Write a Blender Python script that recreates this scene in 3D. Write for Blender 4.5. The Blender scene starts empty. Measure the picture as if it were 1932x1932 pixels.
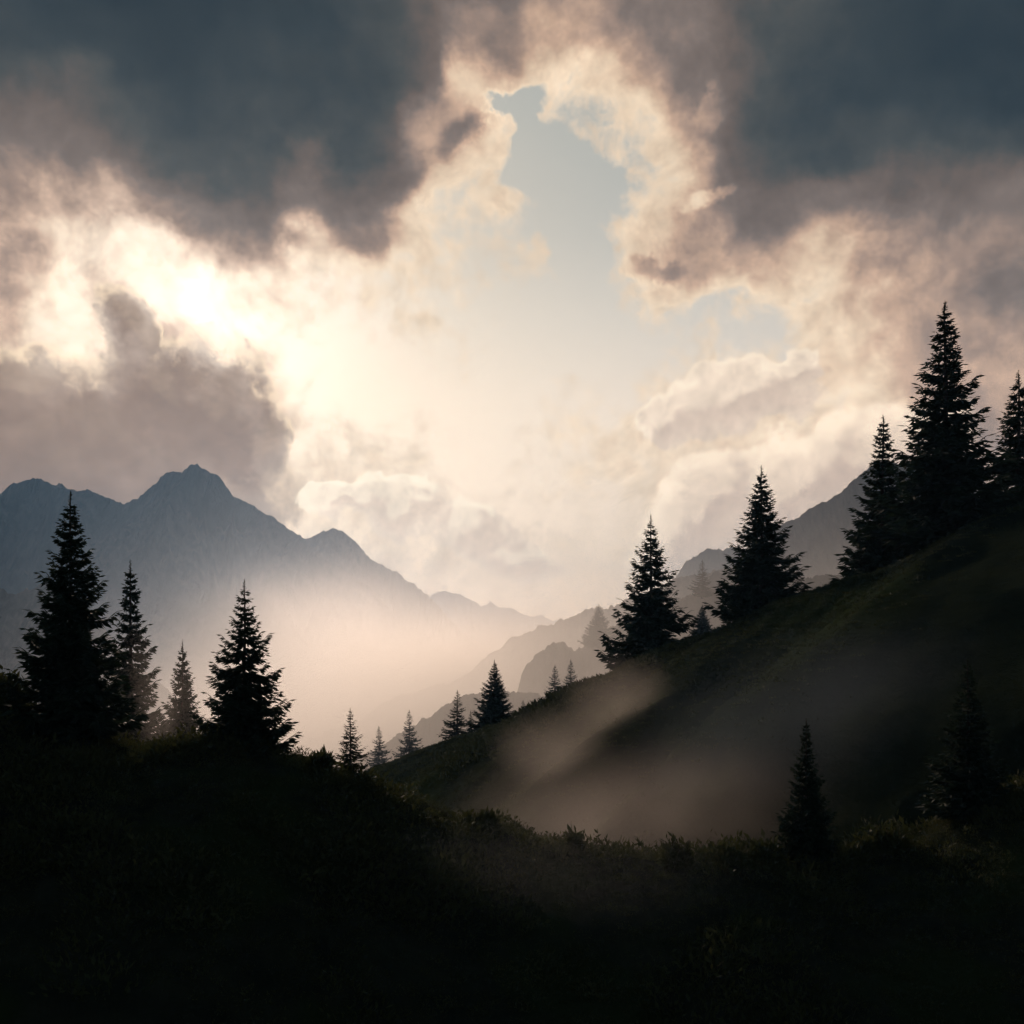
import bpy, math, random
import numpy as np
R = math.radians
W = 0.9326            # width of the view at 1 m
VH = 0.647            # horizon, as a fraction from the top of the picture
sc = bpy.context.scene
C = sc.collection
FLOOR = -200.0

def lin(c):
    return tuple((x/255/12.92 if x/255 <= .04045 else ((x/255+.055)/1.055)**2.4) for x in c)

# ------------------------------------------------------------------ numpy noise
def _hash(ix, iy, seed):
    n = (ix.astype(np.int64)*374761393 + iy.astype(np.int64)*668265263 + seed*1442695041) & 0x7fffffff
    n = ((n ^ (n >> 13))*1274126177) & 0x7fffffff
    n = (n ^ (n >> 16)) & 0xffff
    return n/65535.0
def vnoise(x, y, seed=0):
    x = np.asarray(x, float); y = np.asarray(y, float)
    ix = np.floor(x); iy = np.floor(y); fx = x-ix; fy = y-iy
    fx = fx*fx*fx*(fx*(fx*6-15)+10); fy = fy*fy*fy*(fy*(fy*6-15)+10)
    a = _hash(ix, iy, seed); b = _hash(ix+1, iy, seed); c = _hash(ix, iy+1, seed); d = _hash(ix+1, iy+1, seed)
    return (a+(b-a)*fx)*(1-fy) + (c+(d-c)*fx)*fy
def fbm(x, y, seed=0, octv=5, gain=.5):
    s = 0; a = 1; t = 0
    for i in range(octv):
        s = s + a*vnoise(x*2**i+17.3*i, y*2**i-9.1*i, seed+i); t += a; a *= gain
    return s/t
def ridged(x, y, seed=0, octv=5, gain=.5):
    s = 0; a = 1; t = 0
    for i in range(octv):
        n = 1-np.abs(2*vnoise(x*2**i+7.7*i, y*2**i+3.3*i, seed+i)-1)
        s = s + a*n*n; t += a; a *= gain
    return s/t

# ------------------------------------------------------------------ mesh helpers
def mesh_np(name, co, faces, smooth=False):
    """co (n,3); faces: (m,k) int array, all the same size"""
    me = bpy.data.meshes.new(name)
    co = np.ascontiguousarray(co, dtype=np.float32); faces = np.ascontiguousarray(faces, dtype=np.int32)
    m, k = faces.shape
    me.vertices.add(len(co)); me.vertices.foreach_set('co', co.ravel())
    me.loops.add(m*k); me.loops.foreach_set('vertex_index', faces.ravel())
    me.polygons.add(m)
    me.polygons.foreach_set('loop_start', np.arange(0, m*k, k, dtype=np.int32))
    if smooth: me.polygons.foreach_set('use_smooth', np.ones(m, dtype=bool))
    me.update(calc_edges=True); me.validate()
    return me
def link(name, me, mat, parent=None):
    o = bpy.data.objects.new(name, me); C.objects.link(o)
    if mat is not None and len(me.materials) == 0: me.materials.append(mat)
    if parent is not None: o.parent = parent
    return o
def tag(o, label=None, cat=None, group=None, kind=None):
    if label: o['label'] = label
    if cat: o['category'] = cat
    if group: o['group'] = group
    if kind: o['kind'] = kind
    return o
def grid_faces(nx, ny):
    i = np.arange(nx-1)[:, None]; j = np.arange(ny-1)[None, :]
    a = i*ny+j
    return np.stack([a, a+ny, a+ny+1, a+1], -1).reshape(-1, 4)

# ------------------------------------------------------------------ node helpers
class NT:
    def __init__(s, nt): s.nt = nt; s.nt.nodes.clear()
    def n(s, typ, **kw):
        nd = s.nt.nodes.new(typ)
        for k, v in kw.items(): setattr(nd, k, v)
        return nd
    def l(s, a, b): s.nt.links.new(a, b)
    def setin(s, sock, v):
        if isinstance(v, bpy.types.NodeSocket): s.l(v, sock)
        else: sock.default_value = v
    def m(s, op, a, b=None, c=None, clamp=False):
        nd = s.n('ShaderNodeMath', operation=op, use_clamp=clamp)
        s.setin(nd.inputs[0], a)
        if b is not None: s.setin(nd.inputs[1], b)
        if c is not None: s.setin(nd.inputs[2], c)
        return nd.outputs[0]
    def vm(s, op, a, b=None, scale=None):
        nd = s.n('ShaderNodeVectorMath', operation=op)
        s.setin(nd.inputs[0], a)
        if b is not None: s.setin(nd.inputs[1], b)
        if scale is not None: s.setin(nd.inputs['Scale'], scale)
        return nd
    def mr(s, v, a, b, c, d, interp='SMOOTHSTEP'):
        nd = s.n('ShaderNodeMapRange', interpolation_type=interp)
        for k, x in zip(('Value', 'From Min', 'From Max', 'To Min', 'To Max'), (v, a, b, c, d)): s.setin(nd.inputs[k], x)
        return nd.outputs['Result']
    def mix(s, f, a, b, mode='MIX'):
        nd = s.n('ShaderNodeMix', data_type='RGBA', blend_type=mode)
        s.setin(nd.inputs[0], f); s.setin(nd.inputs[6], a); s.setin(nd.inputs[7], b)
        return nd.outputs[2]
    def noise(s, vec, scale, detail=4, rough=.5, dist=0, typ='FBM', lac=2.0):
        nd = s.n('ShaderNodeTexNoise', noise_type=typ) if typ != 'FBM' else s.n('ShaderNodeTexNoise')
        s.setin(nd.inputs['Vector'], vec); nd.inputs['Scale'].default_value = scale
        nd.inputs['Detail'].default_value = detail; nd.inputs['Roughness'].default_value = rough
        nd.inputs['Distortion'].default_value = dist; nd.inputs['Lacunarity'].default_value = lac
        return nd
    def ramp(s, fac, stops, interp='LINEAR'):
        nd = s.n('ShaderNodeValToRGB'); cr = nd.color_ramp; cr.interpolation = interp
        while len(cr.elements) > 1: cr.elements.remove(cr.elements[-1])
        cr.elements[0].position = stops[0][0]; cr.elements[0].color = (*stops[0][1], 1)
        for p, c in stops[1:]:
            e = cr.elements.new(p); e.color = (*c, 1)
        s.setin(nd.inputs[0], fac)
        return nd.outputs[0]

def surf_mat(name, c1, c2, scale=1.0, rough=.9, bump=0.0, bscale=None, translucent=0.0, c3=None, stretch=None, detail=6):
    mt = bpy.data.materials.new(name); mt.use_nodes = True
    t = NT(mt.node_tree)
    out = t.n('ShaderNodeOutputMaterial'); b = t.n('ShaderNodeBsdfPrincipled')
    geo = t.n('ShaderNodeNewGeometry'); v = geo.outputs['Position']
    if stretch:
        mp = t.n('ShaderNodeMapping'); mp.inputs['Scale'].default_value = stretch; t.l(v, mp.inputs[0]); v = mp.outputs[0]
    n1 = t.noise(v, scale, detail, .6)
    col = t.ramp(n1.outputs[0], [(.32, c1), (.68, c2)])
    if c3:
        n3 = t.noise(v, scale*.23, 3, .5)
        col = t.mix(t.mr(n3.outputs[0], .5, .62, 0, 1), col, (*c3, 1))
    t.l(col, b.inputs['Base Color']); b.inputs['Roughness'].default_value = rough
    b.inputs['Specular IOR Level'].default_value = 0.0 if name.endswith('turf') else .12
    if bump:
        n2 = t.noise(v, bscale or scale*3, 8, .65)
        bp = t.n('ShaderNodeBump'); bp.inputs['Strength'].default_value = 1; bp.inputs['Distance'].default_value = bump
        t.l(n2.outputs[0], bp.inputs['Height']); t.l(bp.outputs[0], b.inputs['Normal'])
    if translucent:
        tr = t.n('ShaderNodeBsdfTranslucent'); t.l(col, tr.inputs[0])
        ms = t.n('ShaderNodeMixShader'); ms.inputs[0].default_value = translucent
        t.l(b.outputs[0], ms.inputs[1]); t.l(tr.outputs[0], ms.inputs[2]); t.l(ms.outputs[0], out.inputs[0])
    else: t.l(b.outputs[0], out.inputs[0])
    return mt

M_need = surf_mat('spruce_needles', (.012, .024, .014), (.032, .052, .026), 1.2, .75, translucent=.15)
M_bark = surf_mat('spruce_bark', (.035, .026, .02), (.09, .07, .055), 6, .95)
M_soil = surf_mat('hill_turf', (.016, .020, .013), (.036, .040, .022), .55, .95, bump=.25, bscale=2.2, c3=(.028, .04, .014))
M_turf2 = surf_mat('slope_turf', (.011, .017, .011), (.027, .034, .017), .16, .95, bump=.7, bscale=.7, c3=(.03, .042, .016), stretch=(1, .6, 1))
M_leaf2 = surf_mat('scrub_leaves', (.022, .034, .014), (.06, .068, .024), .3, .7, translucent=.2)
M_leaf = surf_mat('shrub_leaves', (.028, .04, .015), (.085, .088, .028), .7, .7, translucent=.25)
M_rock = surf_mat('mountain_rock', (.008, .014, .020), (.25, .205, .175), .011, .95, bump=20, bscale=.05, stretch=(2.1, 1.0, .30), c3=(.05, .06, .045), detail=10)  # pale and dark streaks in the colour stand in for lit and shaded gullies
M_rock2 = surf_mat('hazy_hill_rock', (.012, .016, .018), (.32, .27, .22), .025, .95, bump=5, bscale=.09, stretch=(1.5, 1.0, .5), c3=(.04, .05, .035), detail=8)  # streaked colour stands in for light and shade on the hill relief
M_floor = surf_mat('valley_ground', (.03, .04, .02), (.07, .075, .04), .01, .95)

# ------------------------------------------------------------------ camera
cd = bpy.data.cameras.new('camera'); cam = bpy.data.objects.new('camera', cd); C.objects.link(cam)
cam.location = (0, 0, 0); cam.rotation_euler = (R(90), 0, 0)
cd.sensor_width = 36; cd.lens = 36/W; cd.shift_y = VH-.5; cd.clip_end = 40000; cd.clip_start = .5
sc.camera = cam

# ------------------------------------------------------------------ sun and sky
SU, SV = .171, .285
sd = np.array([(SU-.5)*W, 1, (VH-SV)*W]); sd /= np.linalg.norm(sd)
sun_el = math.asin(sd[2]); sun_az = math.atan2(sd[0], sd[1])
sl = bpy.data.lights.new('sun', 'SUN'); so = bpy.data.objects.new('sun', sl); C.objects.link(so)
sl.energy = 3.1; sl.angle = R(4); sl.color = (1.0, .755, .59)
so.rotation_euler = (math.pi/2-sun_el, 0, math.pi-sun_az)   # lamp's -Z points away from the sun

TAB = [
[.9,.97,.99,.99,1,.98,.96,.95,.92,.86,.8,.77,.7,.52,.66,.7,.74,.82,.86,.88,.92,.94,.96,.98,1],
[.88,.92,.92,.95,.97,.96,.94,.93,.91,.87,.72,.36,.48,.3,.27,.52,.65,.74,.83,.89,.92,.95,.96,.98,.99],
[.82,.82,.8,.88,.93,.93,.92,.91,.9,.86,.74,.2,.14,.13,.2,.45,.66,.7,.86,.91,.95,.96,.97,.98,.97],
[.74,.78,.79,.86,.89,.9,.89,.88,.87,.8,.42,.55,.04,.12,.17,.2,.42,.72,.88,.93,.94,.95,.96,.94,.88],
[.56,.54,.64,.74,.83,.85,.82,.66,.74,.74,.42,.22,.08,-.04,-.03,.08,.25,.66,.84,.88,.9,.91,.89,.82,.7],
[.44,.4,.26,.3,.45,.66,.7,.3,.6,.4,.2,.16,.12,-.04,-.04,.14,.36,.55,.72,.6,.68,.76,.72,.6,.5],
[.42,.22,.13,.12,.12,.42,.46,.15,.14,.12,.05,.12,.13,-.02,.06,.2,.4,.46,.42,.26,.38,.52,.55,.55,.68],
[.44,.22,.12,.4,.1,.12,.26,.15,.14,.13,.08,-.02,-.03,-.03,.02,.1,.1,.12,.16,.18,.3,.36,.45,.55,.66],
[.46,.4,.2,.5,.44,.16,.06,.07,.05,.03,0,.03,-.03,.03,-.03,-.03,0,.03,.03,.17,.22,.3,.44,.48,.4],
[.52,.5,.48,.58,.6,.56,.2,.08,.02,-.02,-.02,-.02,-.03,-.02,-.02,.0,.08,.16,.17,.2,.2,.3,.44,.46,.42],
[.64,.66,.68,.62,.6,.6,.56,.1,.09,.07,.08,.0,.04,.1,.05,.1,.16,.17,.14,.2,.28,.34,.45,.5,.5],
[.72,.69,.66,.62,.56,.5,.4,.16,.13,.12,.08,.02,-.02,.02,.08,.12,.17,.22,.28,.34,.4,.44,.5,.54,.54],
[.72,.7,.66,.6,.54,.42,.28,.16,.18,.16,.14,.12,.06,.02,.06,.12,.18,.25,.3,.36,.42,.45,.48,.5,.5],
[.6,.6,.6,.55,.5,.4,.25,.16,.18,.18,.18,.16,.16,.12,.08,.1,.14,.18,.24,.3,.36,.4,.44,.46,.48],
[.5,.5,.5,.45,.4,.3,.2,.16,.16,.18,.18,.16,.14,.1,.08,.08,.1,.14,.18,.22,.3,.34,.4,.4,.4],
[.3]*5+[.18]*13+[.25]*7,
[.3]*5+[.18]*13+[.25]*7]
TAB = np.array(TAB)
TAB[8:14, 0:7] *= .80; TAB[3:6, 0:3] *= .93; TAB[3:7, 20:] *= .96
for r_, c_ in ((3, 12), (4, 12), (4, 13), (4, 14), (5, 13), (5, 14), (6, 13), (4, 15), (6, 14)): TAB[r_, c_] = .14
def tab(u, v):
    x = min(max(u*24, 0), 23.999); y = min(max(v*24, 0), 15.999)
    i, j = int(x), int(y); fx, fy = x-i, y-j
    return (TAB[j, i]*(1-fx)+TAB[j, i+1]*fx)*(1-fy)+(TAB[j+1, i]*(1-fx)+TAB[j+1, i+1]*fx)*fy
def uv_of(A, E):
    dx, dy, dz = math.sin(A)*math.cos(E), math.cos(A)*math.cos(E), math.sin(E)
    return dx/dy/W+.5, VH-dz/dy/W
def ae_px(px, py):
    x = (px/1932-.5)*W; z = (VH-py/1932)*W
    return math.atan2(x, 1), math.atan2(z, math.hypot(1, x))

w = bpy.data.worlds.new('World'); sc.world = w; w.use_nodes = True
t = NT(w.node_tree)
tc = t.n('ShaderNodeTexCoord'); D = tc.outputs['Generated']
# domain warp: break the cloud outlines up
wn = t.noise(D, 7.0, 7, .56); wn2 = t.noise(D, 24.0, 7, .62)
wv = t.vm('SCALE', t.vm('SUBTRACT', wn.outputs['Color'], (.5, .5, .5)).outputs[0], scale=.105).outputs[0]
wv2 = t.vm('SCALE', t.vm('SUBTRACT', wn2.outputs['Color'], (.5, .5, .5)).outputs[0], scale=.042).outputs[0]
DW = t.vm('ADD', t.vm('ADD', D, wv).outputs[0], wv2).outputs[0]
DW = t.vm('NORMALIZE', DW).outputs[0]
sx = t.n('ShaderNodeSeparateXYZ'); t.l(DW, sx.inputs[0])
A = t.m('ARCTAN2', sx.outputs[0], sx.outputs[1]); E = t.m('ARCSINE', sx.outputs[2])
AMAX = .50
ax = t.m('MULTIPLY_ADD', A, .5/AMAX, .5, clamp=True)
NR = 17; E0, dE = -.02, .0365
acc = None
for j in range(NR):
    Ej = E0+j*dE
    fc = t.n('ShaderNodeFloatCurve'); cv = fc.mapping.curves[0]
    fc.mapping.use_clip = True
    K = 27; pts = []
    for k in range(K):
        xx = k/(K-1); AA = (xx-.5)*2*AMAX; u, v = uv_of(AA, Ej)
        pts.append((xx, (tab(u, v)+.2)/1.3))
    cv.points[0].location = pts[0]; cv.points[1].location = pts[-1]
    for p in pts[1:-1]: cv.points.new(*p)
    fc.mapping.update(); t.l(ax, fc.inputs['Value'])
    d = t.m('ABSOLUTE', t.m('SUBTRACT', E, Ej)) if 0 < j < NR-1 else (
        t.m('MAXIMUM', t.m('SUBTRACT', E, Ej), 0.0) if j == 0 else t.m('MAXIMUM', t.m('SUBTRACT', Ej, E), 0.0))
    wgt = t.mr(d, 0.0, dE, 1.0, 0.0)
    acc = t.m('MULTIPLY', fc.outputs[0], wgt) if acc is None else t.m('MULTIPLY_ADD', fc.outputs[0], wgt, acc)
T0 = t.m('MULTIPLY_ADD', acc, 1.3, -.2)
def feature(px, py, rx, ry, ang, wgt, src=None):
    """one soft lump (or gap) of the cloud field, pixels of a 1024 px view"""
    global T0
    a, e = ae_px(px*1932/1024, py*1932/1024)
    mp = t.n('ShaderNodeMapping', vector_type='TEXTURE')
    mp.inputs['Location'].default_value = (a, e, 0); mp.inputs['Rotation'].default_value = (0, 0, R(ang))
    mp.inputs['Scale'].default_value = (rx/1024*W, ry/1024*W, 1); t.l(cxw, mp.inputs[0])
    q = t.mr(t.vm('LENGTH', mp.outputs[0]).outputs['Value'], .35, 1.25, wgt, 0)
    T0 = t.m('ADD', T0, q)
DC = t.vm('ADD', D, t.vm('ADD', t.vm('SCALE', wv, scale=.75).outputs[0], t.vm('SCALE', wv2, scale=.9).outputs[0]).outputs[0]).outputs[0]
s1 = t.n('ShaderNodeSeparateXYZ'); t.l(DC, s1.inputs[0])
Ec = t.m('ARCSINE', s1.outputs[2]); Ac = t.m('ARCTAN2', s1.outputs[0], s1.outputs[1])
cxn = t.n('ShaderNodeCombineXYZ'); t.l(Ac, cxn.inputs[0]); t.l(Ec, cxn.inputs[1]); cxw = cxn.outputs[0]
for ft in [(580, 198, 54, 30, -18, -.28), (573, 248, 30, 44, 0, -.28), (543, 165, 26, 30, 0, -.26), (518, 101, 34, 12, 8, -.30), (526, 126, 12, 24, 0, -.24),
           (462, 139, 30, 20, 20, .14), (440, 160, 30, 12, 0, .10), (122, 308, 20, 26, -10, .10), (136, 335, 40, 24, 0, .10), (710, 186, 26, 8, 25, -.22), (706, 95, 22, 9, 30, -.14), (655, 262, 40, 10, -8, .22),
           (560, 330, 60, 40, 0, -.10), (272, 405, 34, 28, -30, .16), (255, 470, 40, 18, -50, .15), (30, 265, 34, 42, -20, .18)]:
    feature(*ft)
# fine structure, strongest in the thin clouds
f1 = t.noise(D, 13.0, 7, .58, .35).outputs[0]
Dof = t.vm('ADD', D, tuple(sd*.006+np.array([0, 0, .004]))).outputs[0]
f2 = t.noise(Dof, 13.0, 7, .58, .35).outputs[0]
f3 = t.noise(D, 42.0, 6, .6, .2).outputs[0]
amp = t.mr(T0, .3, .95, .52, .09, 'LINEAR')
T1 = t.m('ADD', T0, t.m('MULTIPLY', t.m('SUBTRACT', f1, .5), amp))
T1 = t.m('ADD', T1, t.m('MULTIPLY', t.m('SUBTRACT', f3, .5), t.m('MULTIPLY', amp, .75)))
cloud = t.ramp(T1, [(0, lin((238, 222, 202))), (.17, lin((244, 224, 198))), (.27, lin((230, 206, 180))), (.38, lin((206, 176, 154))),
                    (.5, lin((165, 143, 130))), (.62, lin((128, 116, 110))), (.74, lin((108, 97, 91))), (.85, lin((74, 77, 77))), (.93, lin((50, 58, 63))), (1, lin((31, 42, 50)))])
# unwarped elevation and azimuth for the clear sky behind
s0 = t.n('ShaderNodeSeparateXYZ'); t.l(D, s0.inputs[0])
Eu = t.m('ARCSINE', s0.outputs[2]); Au = t.m('ARCTAN2', s0.outputs[0], s0.outputs[1])
clear = t.ramp(t.m('DIVIDE', Eu, .55, clamp=True), [(0, lin((216, 194, 174))), (.1, lin((228, 207, 187))), (.25, lin((231, 214, 197))), (.42, lin((228, 216, 202))),
                    (.55, lin((210, 207, 199))), (.68, lin((186, 191, 188))), (.85, lin((165, 176, 176))), (1, lin((155, 170, 173)))])
sky = t.n('ShaderNodeTexSky', sky_type='NISHITA', sun_disc=False); sky.sun_elevation = sun_el; sky.sun_rotation = sun_az
sky.dust_density = 2.5
clear = t.mix(.12, clear, t.mix(1.0, sky.outputs[0], (.1, .1, .1, 1), 'MULTIPLY'))
cosS = t.vm('DOT_PRODUCT', D, tuple(sd)).outputs['Value']
th = t.m('ARCCOSINE', cosS)
# side: warmer, brighter sky towards the sun
glow2 = t.m('EXPONENT', t.m('MULTIPLY', t.m('POWER', t.m('DIVIDE', th, .25), 2.0), -1.0))
clear = t.mix(t.m('MULTIPLY', glow2, .6), clear, (*lin((236, 220, 200)), 1))
alpha = t.mr(T1, .01, .18, 0, 1)
col = t.mix(alpha, clear, cloud)
# light side / shade side of the billows
emb = t.m('MULTIPLY', t.m('SUBTRACT', f2, f1), t.m('MULTIPLY', alpha, t.mr(T0, .1, .8, 1.6, .5, 'LINEAR')))
col = t.mix(1.0, col, t.n('ShaderNodeCombineColor').outputs[0], 'MIX') if False else col
gain = t.m('ADD', 1.0, emb)

def bright(c, k): return tuple(x*k for x in lin(c))
def cumulus(col, blobs, rim, shade, nscale=16.0, namp=.30, edge=.07, depth=.35, seed=(0, 0, 0), mx=1.0, tosun=(-.012, .010), soft=.5):
    """separate cumulus with crisp lit edges: a union of ellipses in azimuth and elevation"""
    vv = t.vm('ADD', D, seed).outputs[0]
    b1 = t.noise(vv, nscale, 6, .55, .2).outputs[0]; b2 = t.noise(vv, nscale*3.2, 5, .6, .3).outputs[0]
    cx = t.n('ShaderNodeCombineXYZ'); t.l(Ac, cx.inputs[0]); t.l(Ec, cx.inputs[1])
    c2 = t.vm('ADD', cx.outputs[0], (*tosun, 0)).outputs[0]
    m = m2 = None
    for (px, py, rx, ry, ang) in blobs:
        a, e = ae_px(px, py)
        mp = t.n('ShaderNodeMapping', vector_type='TEXTURE')
        mp.inputs['Location'].default_value = (a, e, 0); mp.inputs['Rotation'].default_value = (0, 0, R(ang))
        mp.inputs['Scale'].default_value = (rx/1932*W*.95, ry/1932*W*.95, 1); t.l(cx.outputs[0], mp.inputs[0])
        mq = t.n('ShaderNodeMapping', vector_type='TEXTURE')
        for nm in ('Location', 'Rotation', 'Scale'): mq.inputs[nm].default_value = mp.inputs[nm].default_value
        t.l(c2, mq.inputs[0])
        q = t.m('SUBTRACT', 1.0, t.vm('LENGTH', mp.outputs[0]).outputs['Value']); q2 = t.m('SUBTRACT', 1.0, t.vm('LENGTH', mq.outputs[0]).outputs['Value'])
        m = q if m is None else t.m('SMOOTH_MAX', m, q, .12); m2 = q2 if m2 is None else t.m('SMOOTH_MAX', m2, q2, .12)
    b1s = t.noise(t.vm('ADD', vv, (tosun[0], 0, tosun[1])).outputs[0], nscale, 6, .55, .2).outputs[0]
    lit = t.m('ADD', t.m('SUBTRACT', m, m2), t.m('MULTIPLY', t.m('SUBTRACT', b1, b1s), namp*3.2))
    f = t.m('ADD', m, t.m('MULTIPLY', t.m('SUBTRACT', b1, .5), namp*2))
    f = t.m('ADD', f, t.m('MULTIPLY', t.m('SUBTRACT', b2, .5), namp*1.6))
    al = t.mr(f, -.02, edge*1.7, 0, mx)
    mid = tuple(a*.25+b*.75 for a, b in zip(rim, shade))
    edgec = t.mix(t.mr(lit, -.05, .20, 0, 1), (*mid, 1), (*rim, 1))
    inner = t.mix(t.mr(lit, .02, .30, 0, soft), (*shade, 1), (*rim, 1))
    body = t.mix(t.mr(t.m('ADD', f, t.m('MULTIPLY', t.m('SUBTRACT', b2, .5), .7)), edge*.4, depth*1.5, 0, 1), edgec, inner)
    return t.mix(al, col, body)
def fade_up(col): return col
col = cumulus(col, [(120, 900, 460, 230, -6), (390, 780, 165, 130, -38), (240, 630, 60, 95, 10), (40, 720, 130, 90, 10), (490, 840, 76, 70, -60), (300, 760, 140, 100, -20), (420, 930, 150, 110, -20)], bright((246, 222, 190), 1.0), lin((142, 119, 104)), 15, .16, .06, .26, (2, 5, 8), .88, (.004, .011), .12)
# bank behind, then the whale-shaped cloud, then the long bank, then the little cumulus left of centre
col = cumulus(col, [(1390, 765, 185, 72, 10), (1500, 695, 62, 42, 20), (1270, 800, 75, 60, 0)], bright((252, 236, 214), 1.08), lin((212, 193, 177)), 20, .20, .07, .34, (3, 1, 0), .95)
col = cumulus(col, [(1520, 915, 270, 105, 26), (1640, 880, 200, 90, 20), (1320, 960, 160, 90, 30)], bright((252, 234, 210), 1.12), lin((206, 186, 171)), 18, .18, .08, .6, (7, 2, 5), .88)
col = cumulus(col, [(745, 960, 120, 58, -8), (890, 1010, 130, 55, -25), (650, 950, 80, 35, 0), (960, 1060, 130, 45, -15)], bright((255, 244, 220), 1.15), lin((222, 202, 183)), 30, .30, .08, .36, (1, 9, 4), .85)
gain = t.m('MULTIPLY', gain, t.mr(Eu, .02, .42, 1.62, 1.04))
vs = t.vm('SCALE', col, scale=gain).outputs[0]
g = t.m('EXPONENT', t.m('MULTIPLY', t.m('POWER', t.m('DIVIDE', th, .13), 2.0), -1.0))
g = t.m('MULTIPLY', g, t.mr(T1, .05, .5, .75, .04, 'LINEAR'))
gv = t.vm('SCALE', (1.0, .93, .84), scale=g).outputs[0]
tot = t.vm('ADD', t.vm('MULTIPLY', vs, (1.02, .965, .915)).outputs[0], gv).outputs[0]
# unseen storm cloud over and behind the viewer, kept dark to dim the foreground
fw = t.mr(s0.outputs[1], .45, .86, 0, 1)
up = t.mr(s0.outputs[2], .52, .68, 1, 0)
dn = t.mr(s0.outputs[2], -.15, 0, 0, 1)
sn = t.noise(D, 2.2, 6, .55).outputs[0]
storm = t.ramp(sn, [(.3, (.022, .033, .045)), (.7, (.050, .066, .083))])
tot = t.mix(t.m('MULTIPLY', t.m('MULTIPLY', fw, up), dn), storm, tot)
bg = t.n('ShaderNodeBackground'); t.l(tot, bg.inputs[0]); bg.inputs[1].default_value = 1.0
wo = t.n('ShaderNodeOutputWorld'); t.l(bg.outputs[0], wo.inputs[0])

w.cycles.sampling_method = 'MANUAL'; w.cycles.sample_map_resolution = 256
# ------------------------------------------------------------------ ground heights
def P(px, py, Dm):
    return (px/1932-.5)*W*Dm, Dm, (VH-py/1932)*W*Dm
NC = 60.0
near_pts = [(-900, 1150), (-300, 1240), (0, 1296), (60, 1340), (133, 1385), (250, 1402), (390, 1402), (560, 1420), (600, 1442), (700, 1487), (760, 1502), (860, 1537), (950, 1562), (1080, 1592), (1200, 1616),
            (1270, 1618), (1330, 1612), (1440, 1622), (1560, 1632), (1640, 1606), (1700, 1585), (1760, 1572), (1880, 1520), (1932, 1490), (2300, 1420), (3200, 1350)]
nx_ = np.array([P(a, b, NC)[0] for a, b in near_pts]); nz_ = np.array([P(a, b, NC)[2] for a, b in near_pts])
def smoothed(x, xs, zs, r):
    s = 0
    for d, k in ((-1, .25), (-.5, .5), (0, .5), (.5, .5), (1, .25)): s = s + k*np.interp(x+d*r, xs, zs)
    return s/2.0
def h_near(x, y):
    x = np.asarray(x, float); y = np.asarray(y, float)
    zc = smoothed(x, nx_, nz_, .8)
    d = y-NC
    front = np.where(d < 0, 1.0, 0.0)
    r = 3.0
    f = np.where(d < 0, .50*(np.sqrt(d*d+r*r)-r), .36*(np.sqrt(d*d+r*r)-r))
    z = zc-f
    z = z+(fbm(x*.12, y*.12, 3, 4)-.5)*1.6*np.clip(np.abs(d)/8, .0, 1)+(fbm(x*.6, y*.6, 9, 4)-.5)*.5
    return z-.25
RC = [(480, 1640, 330), (580, 1550, 300), (640, 1510, 285), (700, 1470, 270), (745, 1437, 258), (840, 1402, 236), (900, 1377, 222), (1000, 1352, 196), (1100, 1307, 176), (1160, 1277, 166), (1290, 1217, 152), (1400, 1182, 143),
      (1500, 1132, 136), (1590, 1092, 130), (1700, 1062, 125), (1800, 1015, 120), (1932, 945, 113), (2200, 860, 105), (2700, 800, 95), (3600, 780, 85)]
rc = np.array([P(*a) for a in RC])
BC = [(300, 1640, 520), (600, 1500, 480), (715, 1449, 460), (772, 1434, 440), (880, 1399, 430), (987, 1365, 425), (1047, 1343, 420), (1077, 1330, 400), (1160, 1293, 380), (1325, 1217, 370), (1450, 1192, 360), (1700, 1190, 340), (2300, 1150, 330)]
bc = np.array([P(*a) for a in BC])
def h_right(x, y): return h_crest(x, y, rc, .66, 10.0)-.6
def h_back(x, y): return h_crest(x, y, bc, .5, 6.0)-.3
def h_crest(x, y, rc, slope, r):
    x = np.asarray(x, float); y = np.asarray(y, float)
    best = np.full(x.shape, 1e9); zc = np.zeros(x.shape)
    for a, b in zip(rc[:-1], rc[1:]):
        ab = b[:2]-a[:2]; L2 = ab@ab
        tt = np.clip(((x-a[0])*ab[0]+(y-a[1])*ab[1])/L2, 0, 1)
        dx = x-a[0]-tt*ab[0]; dy = y-a[1]-tt*ab[1]; d = np.hypot(dx, dy)
        u = d < best; best = np.where(u, d, best); zc = np.where(u, a[2]+tt*(b[2]-a[2]), zc)
    f = slope*(np.sqrt(best*best+r*r)-r)
    k = np.clip(best/25, 0, 1)
    z = zc-f+(fbm(x*.025, y*.025, 21, 4)-.5)*6*k+(fbm(x*.15, y*.15, 31, 5)-.5)*1.6
    return z
def h_ground(x, y):
    return max(float(h_near(x, y)), float(h_right(x, y)), float(h_back(x, y)), FLOOR)

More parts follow.
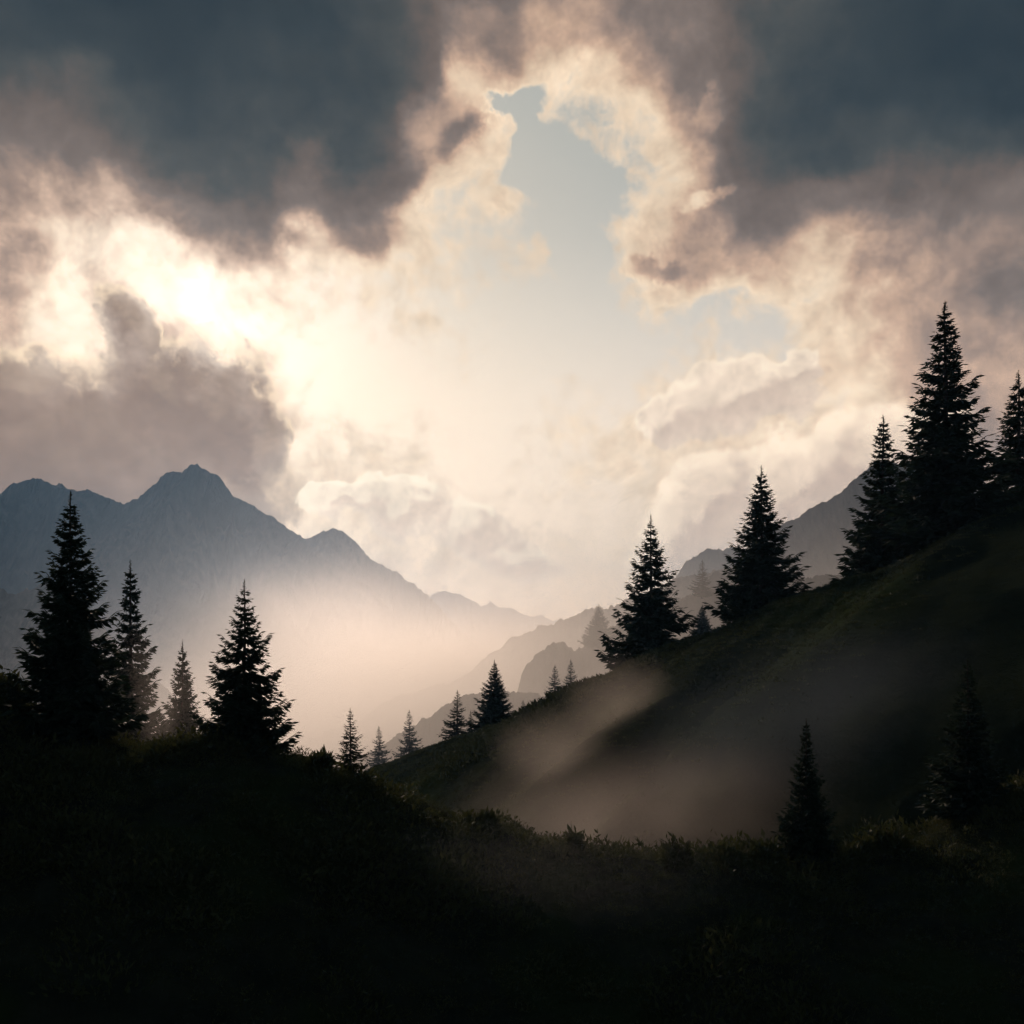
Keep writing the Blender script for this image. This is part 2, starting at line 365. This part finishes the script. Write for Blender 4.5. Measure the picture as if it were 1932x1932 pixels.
def heightfield(name, f, xs, ys, mat, smooth=True):
    X, Y = np.meshgrid(xs, ys, indexing='ij')
    Z = np.maximum(f(X, Y), FLOOR-3)
    co = np.stack([X, Y, Z], -1).reshape(-1, 3)
    return link(name, mesh_np(name, co, grid_faces(len(xs), len(ys)), smooth), mat)
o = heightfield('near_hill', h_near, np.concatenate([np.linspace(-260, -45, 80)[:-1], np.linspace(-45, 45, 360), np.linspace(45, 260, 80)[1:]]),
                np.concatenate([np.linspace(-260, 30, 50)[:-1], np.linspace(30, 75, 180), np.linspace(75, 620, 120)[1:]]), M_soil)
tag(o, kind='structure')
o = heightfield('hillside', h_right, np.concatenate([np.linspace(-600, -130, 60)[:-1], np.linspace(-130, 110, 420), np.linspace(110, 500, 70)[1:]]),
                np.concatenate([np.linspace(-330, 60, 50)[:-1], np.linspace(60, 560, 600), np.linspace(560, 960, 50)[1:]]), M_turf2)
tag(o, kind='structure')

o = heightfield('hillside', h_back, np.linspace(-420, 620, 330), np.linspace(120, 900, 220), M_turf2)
tag(o, kind='structure')
# valley floor out to the horizon
gx = np.linspace(-8000, 8000, 120); X, Y = np.meshgrid(gx, gx, indexing='ij')
o = link('ground', mesh_np('ground', np.stack([X, Y, FLOOR+(fbm(X*.002, Y*.002, 5, 4)-.5)*14], -1).reshape(-1, 3), grid_faces(120, 120), True), M_floor)
tag(o, kind='structure')

# ------------------------------------------------------------------ mountains and far hills
def ridge(name, pts, Dm, front, back, mat, nx=300, ny=90, seed=1, gully=1.0, jag=1.0, freq=1.0, lean=0.0):
    pts = [P(a, b, Dm) for a, b in pts]
    xs = np.array([p[0] for p in pts]); zs = np.array([p[2] for p in pts])
    L = xs[-1]-xs[0]
    x = np.linspace(xs[0], xs[-1], nx); zc = np.interp(x, xs, zs)
    px = Dm*W/1932
    zc = zc+(fbm(x/px/30, x*0, seed, 6, .62)-.5)*13*px*jag+(ridged(x/px/12, x*0+.5, seed+5, 5, .7)-.5)*9*px*jag
    tt = np.concatenate([-(np.linspace(1, 0, int(ny*.72))**1.35), np.linspace(0, 1, ny-int(ny*.72)+1)[1:]])
    X = np.repeat(x[:, None], len(tt), 1); TT = np.repeat(tt[None, :], nx, 0)
    Y = Dm+np.where(TT < 0, TT*front, TT*back)
    at = np.abs(TT); H = np.maximum(zc[:, None]-(FLOOR-5), 1)
    prof = 1-np.where(TT < 0, at**.82, at**1.1)
    S = front*.16/freq
    wx = X/S+(fbm(X/S*.4, Y/S*.4, seed+50, 3)-.5)*1.8+lean*TT*front/S
    gl = ridged(wx, Y/S*.28, seed+80, 6, .55)
    gl2 = fbm(X/S*3.5, Y/S*1.2, seed+90, 5, .6)
    env = np.clip(at*9, 0, 1)*np.clip((1-at)*1.5-.25, 0, 1)
    Z = (FLOOR-5)+H*prof+H*env*gully*((gl-.55)*.26+(gl2-.5)*.10)
    # taper the two ends down to the valley
    e = np.clip(np.minimum(X-xs[0], xs[-1]-X)/(L*.04), 0, 1)
    Y = Y+(fbm(X/S*.5, Y/S*.1, seed+33, 3)-.5)*front*.25*np.clip(at*4, 0, 1)
    co = np.stack([X, Y, Z], -1).reshape(-1, 3)
    o = link(name, mesh_np(name, co, grid_faces(nx, len(tt)), True), mat)
    tag(o, kind='structure'); return o
ridge('mountain', [(-900, 1130), (-500, 1000), (-250, 960), (-100, 985), (0, 930), (22, 912), (46, 906), (62, 902), (76, 899), (92, 912), (112, 925), (135, 926), (165, 924), (190, 932), (218, 943), (233, 950), (262, 938), (290, 915), (306, 898), (330, 886),
                   (343, 887), (358, 877), (372, 878), (392, 889), (415, 898), (430, 921), (441, 938), (462, 944), (490, 962), (520, 980), (548, 1002), (572, 1016), (600, 1040), (650, 1075), (710, 1120), (740, 1165), (800, 1225), (880, 1285), (1000, 1360)],
      3300, 1500, 1200, M_rock, 1300, 150, 3, 1.4, .9, 1.0, .3)
ridge('mountain', [(430, 1120), (520, 1040), (560, 1022), (590, 1012), (606, 1000), (626, 995), (645, 999), (664, 1018), (688, 1045), (716, 1062), (745, 1080), (780, 1105), (815, 1135), (850, 1170), (900, 1215), (960, 1250), (1050, 1300)],
      3900, 1300, 1000, M_rock, 420, 90, 23, 1.0, 1.2)
ridge('mountain', [(560, 1250), (700, 1170), (790, 1135), (820, 1121), (850, 1117), (880, 1128), (905, 1142), (925, 1138), (960, 1152), (1010, 1160), (1060, 1172), (1130, 1168), (1200, 1176), (1300, 1190), (1400, 1180), (1500, 1200)],
      7300, 600, 600, M_rock, 300, 60, 43, .9, 1.2)
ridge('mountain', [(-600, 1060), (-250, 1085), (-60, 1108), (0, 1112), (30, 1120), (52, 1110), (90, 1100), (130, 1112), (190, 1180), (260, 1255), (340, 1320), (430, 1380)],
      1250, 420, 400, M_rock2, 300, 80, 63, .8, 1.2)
ridge('mountain', [(1120, 1330), (1200, 1260), (1290, 1190), (1350, 1110), (1400, 1060), (1440, 1010), (1480, 985), (1500, 978), (1530, 960), (1562, 943), (1600, 916), (1640, 882), (1700, 872), (1780, 900), (1860, 935), (1932, 960), (2200, 1000), (2700, 1050), (3100, 1200)],
      1700, 700, 700, M_rock, 420, 110, 83, 1.1, 1.2, 1.3, -.3)
ridge('mountain', [(980, 1290), (1060, 1240), (1150, 1200), (1215, 1150), (1255, 1112), (1280, 1080), (1300, 1056), (1325, 1040), (1350, 1032), (1385, 1036), (1440, 1060), (1520, 1110), (1700, 1180)],
      2700, 900, 700, M_rock, 300, 80, 103, .9, 1.3)
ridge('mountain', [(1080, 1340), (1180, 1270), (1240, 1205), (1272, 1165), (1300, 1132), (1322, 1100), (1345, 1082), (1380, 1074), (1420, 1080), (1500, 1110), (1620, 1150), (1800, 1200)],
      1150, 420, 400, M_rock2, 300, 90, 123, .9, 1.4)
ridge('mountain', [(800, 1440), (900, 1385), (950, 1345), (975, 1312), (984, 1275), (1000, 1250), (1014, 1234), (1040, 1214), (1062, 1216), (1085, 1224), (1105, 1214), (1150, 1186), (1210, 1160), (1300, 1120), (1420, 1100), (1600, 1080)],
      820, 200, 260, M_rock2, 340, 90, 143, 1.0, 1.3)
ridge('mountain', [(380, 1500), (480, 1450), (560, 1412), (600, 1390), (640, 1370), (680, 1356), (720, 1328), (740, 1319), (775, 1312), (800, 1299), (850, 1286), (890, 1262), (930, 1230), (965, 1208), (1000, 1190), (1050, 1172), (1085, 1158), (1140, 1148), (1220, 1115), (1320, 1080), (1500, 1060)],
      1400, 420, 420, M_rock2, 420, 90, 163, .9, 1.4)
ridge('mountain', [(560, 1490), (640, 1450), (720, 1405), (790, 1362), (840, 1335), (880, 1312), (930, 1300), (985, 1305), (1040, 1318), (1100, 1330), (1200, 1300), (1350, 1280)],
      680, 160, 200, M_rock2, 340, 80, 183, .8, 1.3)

# ------------------------------------------------------------------ spruce trees
def diamonds(base, tip, wid, side):
    """tapered leaf blades: base, two shoulders, tip"""
    mid = base*.55+tip*.45
    s = side*wid[:, None]*.5
    n = len(base)
    co = np.stack([base, mid-s, tip, mid+s], 1).reshape(-1, 3)
    f = np.arange(n*4).reshape(n, 4)
    return co, f
def norm(v): return v/np.maximum(np.linalg.norm(v, axis=-1, keepdims=True), 1e-9)
def make_crown(seed, wid=.2, whorls=46, per=8, dens=1.0, low=.04, ragged=.25, droop=.35):
    """unit-height spruce crown"""
    rg = np.random.default_rng(seed)
    B, TP, WD, SD = [], [], [], []
    hs = low+(1-low)*(np.linspace(0, 1, whorls)**.94)
    sector = rg.uniform(.9, 1.1, (8, 8))
    for wi, h0 in enumerate(hs):
        if h0 > .945: continue
        nb = max(3, int(per*(1-.45*h0)+rg.integers(-1, 2)))
        if h0 > .9: nb = 4
        wfac = 1+rg.normal(0, .10)
        for b in range(nb):
            phi = 2*math.pi*(b+rg.uniform(-.4, .4))/nb+wi*.83
            h = h0+rg.uniform(-.5, .5)*(1/whorls)
            prof = max(1-h/.985, .0)**1.08*(1.10-.25*math.exp(-((h-low)/.06)))
            sec = sector[int(h*7.99) % 8, int((phi % 6.283)/6.283*7.99)]
            L = wid*prof*wfac*sec*rg.uniform(1-ragged, 1+ragged*.7)+.006
            if rg.random() < .05*ragged*4 and h > .2: L *= 1.2
            if rg.random() < .08: L *= .55
            L *= min(1.0, .72+h*2.6)
            rise = .55*(h-.55) if h > .55 else -droop*(1-h)*.75
            up = max(h-.3, 0)*.25
            nt = int((10+L/.2*46)*dens)
            s = np.sort(rg.uniform(.06, 1.0, nt)); s[-2:] = 1.0
            out = np.array([math.cos(phi), math.sin(phi), 0]); lat = np.array([-math.sin(phi), math.cos(phi), 0])
            # sweeping branch: down, then the tip curls up
            zz = rise*s*L-.55*droop*L*np.sin(s*math.pi*.85)+.30*L*s**3
            base = out[None]*(s*L)[:, None]; base[:, 2] = h+zz
            sidev = rg.uniform(-1, 1, nt)
            tl = (.30*L*(1-.62*s)+.012)*rg.uniform(.6, 1.3, nt)
            dirn = out[None]*rg.uniform(.35, 1.0, nt)[:, None]+lat[None]*sidev[:, None]*1.15
            dirn[:, 2] = rg.uniform(-.75, .12, nt)
            dirn[-2:] = out*1+lat*rg.normal(0, .2); dirn[-2:, 2] = rg.uniform(.0, .45)
            dirn = norm(dirn)
            tip = base+dirn*tl[:, None]
            rnd = norm(rg.normal(0, 1, (nt, 3))+np.array([0, 0, .6]))
            sd_ = norm(np.cross(dirn, rnd))
            B.append(base); TP.append(tip); WD.append(tl*rg.uniform(.18, .34, nt)+.0022); SD.append(sd_)
            # dense woody line of the branch itself
            k = 5; ss = np.linspace(0, 1, k+1); q = out[None]*(ss*L)[:, None]
            q[:, 2] = h+rise*ss*L-.55*droop*L*np.sin(ss*math.pi*.85)+.30*L*ss**3
            B.append(q[:-1]); TP.append(q[1:]+(q[1:]-q[:-1])*.3); WD.append(np.full(k, .006)); SD.append(np.repeat([[0, 0, 1.0]], k, 0))
    # spire
    hz = np.linspace(.93, 1.0, 46); n = len(hz)
    base = np.zeros((n, 3)); base[:, 2] = hz
    ph = rg.uniform(0, 6.28, n); tl = (.016*(1.03-hz)/.1+.003)
    dirn = norm(np.stack([np.cos(ph), np.sin(ph), np.full(n, .5)], -1))
    B.append(base); TP.append(base+dirn*tl[:, None]); WD.append(tl*.4); SD.append(norm(np.cross(dirn, np.array([[0, 0, 1.0]]))))
    B.append(np.array([[0, 0, .965]])); TP.append(np.array([[0, 0, 1.012]])); WD.append(np.array([.005])); SD.append(np.array([[1.0, 0, 0]]))
    co, f = diamonds(np.concatenate(B), np.concatenate(TP), np.concatenate(WD), np.concatenate(SD))
    return mesh_np('crown', co, f)
def make_trunk(seed):
    rg = np.random.default_rng(seed); n = 10; k = 14
    hz = np.linspace(-.06, .99, k); a = np.linspace(0, 2*math.pi, n, endpoint=False)
    co = []
    for h in hz:
        r = .0125*(1-h)**.9+.0012+(.006*max(0, .04-h)/.1)
        ox, oy = .002*math.sin(h*9+seed), .002*math.cos(h*7+seed)
        for q in a: co.append((ox+r*math.cos(q), oy+r*math.sin(q), h))
    f = [(i*n+j, i*n+(j+1) % n, (i+1)*n+(j+1) % n, (i+1)*n+j) for i in range(k-1) for j in range(n)]
    return mesh_np('trunk', np.array(co), np.array(f), True)
protos = []
for i, (wd, wh, pr, dn, rg_, dr) in enumerate([(.215, 42, 9, 1.7, .20, .40), (.235, 36, 9, 1.4, .24, .50), (.185, 48, 9, 1.6, .26, .32), (.20, 30, 7, 1.0, .34, .36), (.18, 26, 7, .8, .34, .34), (.20, 40, 7, 1.1, .50, .30)]):
    protos.append((make_crown(100+i*7, wd, wh, pr, dn, .045, rg_, dr), make_trunk(i), wd))
for cr, tr, _ in protos: cr.materials.append(M_need); tr.materials.append(M_bark)

trees = [
 # tip px, py, distance, half width px, proto, label, group, height above local ground from the picture
 (133, 922, 60, 112, 0, 'tall black spruce at the far left, biggest of the left hill'),
 (246, 1053, 104, 88, 2, 'greyish spruce just right of the tallest left tree, half behind it'),
 (344, 1203, 104, 66, 0, 'small slender spruce between the two larger trees on the left hill'),
 (461, 1090, 61, 88, 1, 'broad black spruce with long open lower boughs before the sunlit mist'),
 (661, 1334, 62, 40, 3, 'small lone dark spruce low on the descending left crest'),
 (715, 1368, 460, 22, 3, 'faintest misty spruce just right of the lone small dark one'),
 (772, 1338, 440, 26, 3, 'pale grey slim spruce at the low left end of the hillside crest'),
 (863, 1301, 231, 31, 3, 'dark spruce left of a tiny sapling on the hillside crest'),
 (888, 1338, 226, 10, 4, 'tiny sapling spruce between two dark spruces on the crest'),
 (933, 1243, 213, 40, 0, 'dark full spruce right of the tiny sapling on the crest'),
 (987, 1320, 425, 18, 3, 'short pale spruce peeking over the crest below the rocky knob'),
 (1047, 1253, 420, 30, 3, 'left one of the misty pair of slim spruces below the rocky knob'),
 (1077, 1243, 402, 25, 3, 'right and darker one of the misty pair of slim spruces'),
 (1130, 1138, 800, 32, 0, 'very faint pinkish spruce on the hazy knob in the distance'),
 (1228, 968, 158, 78, 1, 'dark open-branched spruce where the bright valley meets the hillside'),
 (1325, 1055, 760, 28, 3, 'pale pinkish spruce high between the two dark hillside spruces'),
 (1325, 1140, 370, 29, 0, 'small blue-grey spruce low between the two dark hillside spruces'),
 (1437, 875, 141, 80, 0, 'dark brownish spruce standing alone on the middle of the hillside crest'),
 (1666, 780, 134, 80, 2, 'slate-blue spruce left of the tallest tree on the right'),
 (1783, 565, 121, 112, 2, 'tallest spruce of all, black with a long thin spire at right'),
 (1921, 695, 132, 120, 0, 'dark spruce cut by the right edge of the view'),
 (1521, 1352, 60.5, 54, 2, 'narrow ragged spruce rising from the foreground shrubs at lower right'),
 (1826, 1238, 61.5, 74, 2, 'black bushy spruce in the lower right foreground before the dark slope'),
]
def ridge_ground(px, Dm):
    return None
base_px = {13: 1218, 15: 1125}
rt = random.Random(5)
for i, (px, py, Dm, hw, pi, label) in enumerate(trees):
    x, y, zt = P(px, py, Dm)
    zg = h_ground(x, y)
    if i in base_px and i in (13, 15): zg = P(px, base_px[i], Dm)[2]
    H = zt-zg+.15
    cr, tr, wd = protos[pi]
    root = bpy.data.objects.new('spruce_tree', None); C.objects.link(root)
    root.location = (x, y, zg-.15)
    hpx = H/(Dm*W)*1932
    sxy = min(hw/(hpx*wd*.92), 1.9)*H
    root.scale = (sxy, sxy, H/1.012); root.rotation_euler = (0, 0, rt.uniform(0, 6.28))
    tag(root, label, 'tree', 'spruce trees on the hills')
    c = link('crown', cr, None, root); k = link('trunk', tr, None, root)
    print('TREE', i, 'H=%.1f' % H, 'ground=%.1f' % zg, 'basepx=%.0f' % ((VH-zg/(Dm*W))*1932), 'scale ratio %.2f' % (sxy/H))

# ------------------------------------------------------------------ undergrowth
def clumps(name, X, Y, Z, rad, hgt, n, size, seed, mat, kindlab):
    """leafy clumps: X, Y, Z arrays of centres"""
    rg = np.random.default_rng(seed); m = len(X)
    th_ = rg.uniform(0, 2*math.pi, (m, n)); rr = np.sqrt(rg.uniform(0, 1, (m, n))); el = rg.uniform(0, 1, (m, n))
    bx = X[:, None]+rad[:, None]*rr*np.cos(th_); by = Y[:, None]+rad[:, None]*rr*np.sin(th_)
    bz = Z[:, None]+hgt[:, None]*el*np.sqrt(np.clip(1-rr**2*.8, 0, 1))*.85*rg.uniform(.55, 1.1, (m, n))
    base = np.stack([bx, by, bz], -1).reshape(-1, 3)
    d = np.stack([rr*np.cos(th_)*.7, rr*np.sin(th_)*.7, np.full((m, n), .75)], -1).reshape(-1, 3)+rg.normal(0, .45, (m*n, 3))
    d = norm(d); ln = np.repeat(size*np.clip(hgt/np.mean(hgt), .5, 2), n)*rg.uniform(.5, 1.7, m*n)
    sdv = norm(np.cross(d, rg.normal(0, 1, (m*n, 3))))
    co, f = diamonds(base, base+d*ln[:, None], ln*rg.uniform(.22, .45, m*n), sdv)
    return co, f
rg = np.random.default_rng(77)
# foreground crest and slope
N = 5200
X = rg.uniform(-36, 36, N); Y = NC-rg.uniform(0, 1, N)**1.4*19+rg.uniform(-.5, 4.5, N)
Z = h_near(X, Y); patch = fbm(X*.25, Y*.25, 60, 3)
hg = .30+1.5*np.clip(patch-.42, 0, 1)*2.6*rg.uniform(.3, 1.3, N)+rg.uniform(0, .2, N)
co, f = clumps('', X, Y, Z-.05, hg*rg.uniform(.7, 1.1, N)+.1, hg, 52, .15, 5, M_leaf, '')
o = link('undergrowth', mesh_np('undergrowth', co, f), M_leaf); tag(o, 'dark low shrubs and heather covering the foreground hill', 'undergrowth', kind='stuff')
# hillside cover
N = 9000
k = rg.uniform(0, len(rc)-4.001, N); ki = k.astype(int); fr = k-ki
cx = rc[ki, 0]*(1-fr)+rc[ki+1, 0]*fr; cy = rc[ki, 1]*(1-fr)+rc[ki+1, 1]*fr
off = np.abs(rg.normal(0, 1, N))*22
X = cx-off*.75+rg.normal(0, 1.5, N); Y = cy-off*.65+rg.normal(0, 3, N); Z = h_right(X, Y)
sc_ = np.clip(np.hypot(X, Y)/190, .6, 2.2)
patch = fbm(X*.05, Y*.05, 61, 3)
hg = (.28+1.5*np.clip(patch-.46, 0, 1)*2.2*rg.uniform(.3, 1.2, N))*sc_
co, f = clumps('', X, Y, Z-.1, hg*rg.uniform(.9, 1.5, N)+.2, hg, 26, .34, 6, M_leaf, '')
o = link('hillside_cover', mesh_np('hillside_cover', co, f), M_leaf2); tag(o, 'green grass and low scrub covering the right hillside', 'grass', kind='stuff')

# single shrubs that stand out along the foreground crest
shr = [(1285, 1600, 44, 34, 'rounded shrub at the lowest dip of the foreground crest, below the mist'),
       (1082, 1582, 16, 26, 'thin upright sprig standing alone on the foreground crest near the middle'),
       (1372, 1610, 34, 24, 'low sparse shrub on the crest just left of the narrow ragged spruce'),
       (1440, 1600, 36, 30, 'leafy shrub touching the left foot of the narrow ragged spruce'),
       (1675, 1572, 62, 44, 'large dome-shaped dark shrub right of the narrow ragged spruce'),
       (1610, 1600, 36, 26, 'small shrub in the gap between ragged spruce and big domed shrub'),
       (905, 1545, 40, 22, 'low spreading shrub on the long downhill crest left of the middle'),
       (595, 1432, 26, 18, 'small shrub at the foot of the broad black left spruce'),
       (20, 1282, 60, 48, 'dark shrub at the left edge beside the tallest left spruce')]
for px, py, wpx, hpx, label in shr:
    x, y, _ = P(px, py, NC-.6); zg = float(h_near(x, y)); s = NC*W/1932
    n = 11; rgx = np.random.default_rng(px)
    X = x+rgx.uniform(-.6, .6, n)*wpx*s; Y = y+rgx.uniform(-.5, .5, n)
    zt = P(px, py-hpx*.5, NC-.6)[2]; hh = max(zt-zg, hpx*s)*1.45
    co, f = clumps('', X, Y, np.full(n, zg-.1), np.full(n, wpx*s*.30), hh*rgx.uniform(.45, 1.05, n), 120, .30, px, M_leaf, '')
    co = co-np.array([x, y, zg])
    root = bpy.data.objects.new('shrub', None); C.objects.link(root); root.location = (x, y, zg)
    tag(root, label, 'shrub', 'shrubs along the foreground crest')
    link('foliage', mesh_np('foliage', co, f), M_leaf, root)
    b0 = np.zeros((9, 3)); b0[:, 2] = -.1; a = rgx.uniform(0, 6.28, 9)
    tp = np.stack([np.cos(a)*wpx*s*.4, np.sin(a)*wpx*s*.4, np.full(9, hh*.7)], -1)
    c1, f1_ = diamonds(b0, tp, np.full(9, .05), norm(np.cross(tp, np.array([[.3, 1, 0]]))))
    c2, f2_ = diamonds(b0, tp, np.full(9, .05), norm(np.cross(tp, np.array([[1, -.3, .2]]))))
    link('stem', mesh_np('stem', np.concatenate([c1, c2]), np.concatenate([f1_, f2_+len(c1)])), M_bark, root)

# ------------------------------------------------------------------ air
def box(name, lo, hi):
    co = np.array([(x, y, z) for x in (lo[0], hi[0]) for y in (lo[1], hi[1]) for z in (lo[2], hi[2])], float)
    f = np.array([(0, 1, 3, 2), (4, 6, 7, 5), (0, 4, 5, 1), (2, 3, 7, 6), (0, 2, 6, 4), (1, 5, 7, 3)])
    return mesh_np(name, co, f)
def volmat(name, color, aniso):
    mt = bpy.data.materials.new(name); mt.use_nodes = True; t = NT(mt.node_tree)
    out = t.n('ShaderNodeOutputMaterial'); v = t.n('ShaderNodeVolumePrincipled')
    v.inputs['Color'].default_value = (*color, 1); v.inputs['Anisotropy'].default_value = aniso
    t.l(v.outputs[0], out.inputs['Volume']); return mt, t, v
mt, t, v = volmat('haze_air', (.30, .60, 1.0), .10); v.inputs['Density'].default_value = .000115
o = link('haze', box('haze', (-8100, -8100, FLOOR-12), (8100, 8100, 720)), mt); tag(o, 'pale haze filling the valley air', 'haze', kind='stuff')

def mist(name, lo, hi, dens, H, ztop, label, nscale=.004, color=(.93, .90, .86), aniso=.72, edge=.25, contrast=1.0, step=1.0, lowcap=2.5, ellipsoid=False, left=None, near=None):
    mt, t, v = volmat(name, color, aniso)
    tcn = t.n('ShaderNodeTexCoord'); geo = tcn.outputs['Object']
    c = [(a+b)/2 for a, b in zip(lo, hi)]; hs_ = [(b-a)/2 for a, b in zip(lo, hi)]
    s = t.n('ShaderNodeSeparateXYZ'); t.l(geo, s.inputs[0])
    nn = t.noise(geo, nscale, 3, .5).outputs[0]
    nf = t.mr(nn, .5-.22/contrast, .5+.22/contrast, .12, 1.9, 'LINEAR')
    if ellipsoid:
        nn = t.noise(geo, nscale, 4, .52, .5).outputs[0]; nf = t.mr(nn, .30, .72, .15, 1.95, 'LINEAR')
    if ellipsoid:
        mp = t.vm('DIVIDE', geo, tuple(hs_)).outputs[0]
        ln = t.vm('LENGTH', mp).outputs['Value']; ee = t.m('POWER', t.mr(ln, .0, 1.0, 1, 0), 1.3)
        d = t.m('MULTIPLY', t.m('MULTIPLY', ee, nf), dens)
    else:
        zz = t.m('ADD', s.outputs[2], c[2])
        hf = t.m('MINIMUM', t.m('EXPONENT', t.m('DIVIDE', zz, -H)), lowcap)
        ex = t.mr(t.m('ABSOLUTE', s.outputs[0]), hs_[0]*(1-edge), hs_[0], 1, 0)
        if left: ex = t.m('MULTIPLY', ex, t.mr(t.m('MULTIPLY_ADD', t.m('ADD', s.outputs[1], c[1]), .25, t.m('ADD', s.outputs[0], c[0])), left[0], left[1], 0, 1))
        ey = t.mr(t.m('ABSOLUTE', s.outputs[1]), hs_[1]*(1-edge), hs_[1], 1, 0)
        if near: ey = t.m('MULTIPLY', ey, t.mr(t.m('ADD', s.outputs[1], c[1]), near[0], near[1], 0, 1))
        ez = t.mr(zz, hi[2]-(hi[2]-lo[2])*.25, hi[2], 1, 0)
        d = t.m('MULTIPLY', t.m('MULTIPLY', t.m('MULTIPLY', ex, ey), t.m('MULTIPLY', hf, ez)), t.m('MULTIPLY', nf, dens))
    t.l(d, v.inputs['Density'])
    try: mt.cycles.homogeneous_volume = False; mt.cycles.volume_step_rate = step
    except Exception: pass
    if ellipsoid:
        import bmesh
        bm = bmesh.new(); bmesh.ops.create_icosphere(bm, subdivisions=3, radius=1.0)
        me = bpy.data.meshes.new(name); bm.to_mesh(me); bm.free()
        me.transform(__import__('mathutils').Matrix.Diagonal((*hs_, 1)))
    else: me = box(name, [a-b for a, b in zip(lo, c)], [a-b for a, b in zip(hi, c)])
    o = link(name, me, mt); o.location = c
    tag(o, label, 'mist', kind='stuff'); return o
mist('mist', (-1250, 230, FLOOR+1), (2000, 3300, 260), .0019, 47, 260, 'bright sunlit mist lying in the deep valley', .0030, color=(.98, .95, .91), step=.3, lowcap=8, left=(-230, 330), near=(220, 640))
def mpatch(px, py, rx, ry, Dm, depth, dens, label, ns=.05, color=(.97, .90, .84)):
    x, y, z = P(px, py, Dm); k = Dm*W/1932
    mist('mist', (x-rx*k, y-depth, z-ry*k), (x+rx*k, y+depth, z+ry*k), dens, 1, 0, label, ns, color=color, ellipsoid=True, step=.7)
mpatch(1175, 1330, 150, 120, 118, 10, .020, 'small warm puff of mist under the dark open-branched spruce', .075)
mpatch(1060, 1415, 170, 110, 112, 10, .020, 'faint warm puff of mist halfway down the hillside', .075)
mpatch(1300, 1565, 560, 210, 82, 14, .030, 'wide warm bank of mist in the dip behind the foreground shrubs', .06)
mpatch(1640, 1450, 560, 340, 84, 12, .025, 'thin grey veil of mist in front of the dark lower slope', .03, (.50, .62, .74))
mpatch(1050, 1640, 520, 170, 51, 5, .0065, 'faint veil of mist over the middle of the foreground hill', .03, (.80, .82, .84))
mpatch(250, 1340, 330, 200, 88, 12, .0045, 'thin veil of mist behind the tallest left spruce')
mpatch(620, 1205, 340, 210, 1900, 330, .0015, 'wisps of mist climbing the right foot of the pointed mountain', .0035)
mpatch(400, 1170, 120, 90, 2100, 200, .0013, 'faint wisp of mist on the face of the pointed mountain', .005)
mpatch(800, 1260, 300, 130, 1500, 260, .0022, 'bright bank of mist in the valley mouth beyond the ridges', .004)
# ------------------------------------------------------------------ render settings
sc.view_settings.view_transform = 'Standard'; sc.view_settings.look = 'None'
sc.view_settings.exposure = 0; sc.view_settings.gamma = 1
cy = sc.cycles
cy.use_denoising = True; cy.use_adaptive_sampling = True; cy.adaptive_threshold = .04; cy.adaptive_min_samples = 16
try: cy.denoiser = 'OPENIMAGEDENOISE'
except Exception: pass
cy.max_bounces = 5; cy.diffuse_bounces = 2; cy.glossy_bounces = 1; cy.transmission_bounces = 2; cy.volume_bounces = 0; cy.transparent_max_bounces = 6
cy.volume_step_rate = 1.0; cy.volume_max_steps = 160
cy.caustics_reflective = False; cy.caustics_refractive = False
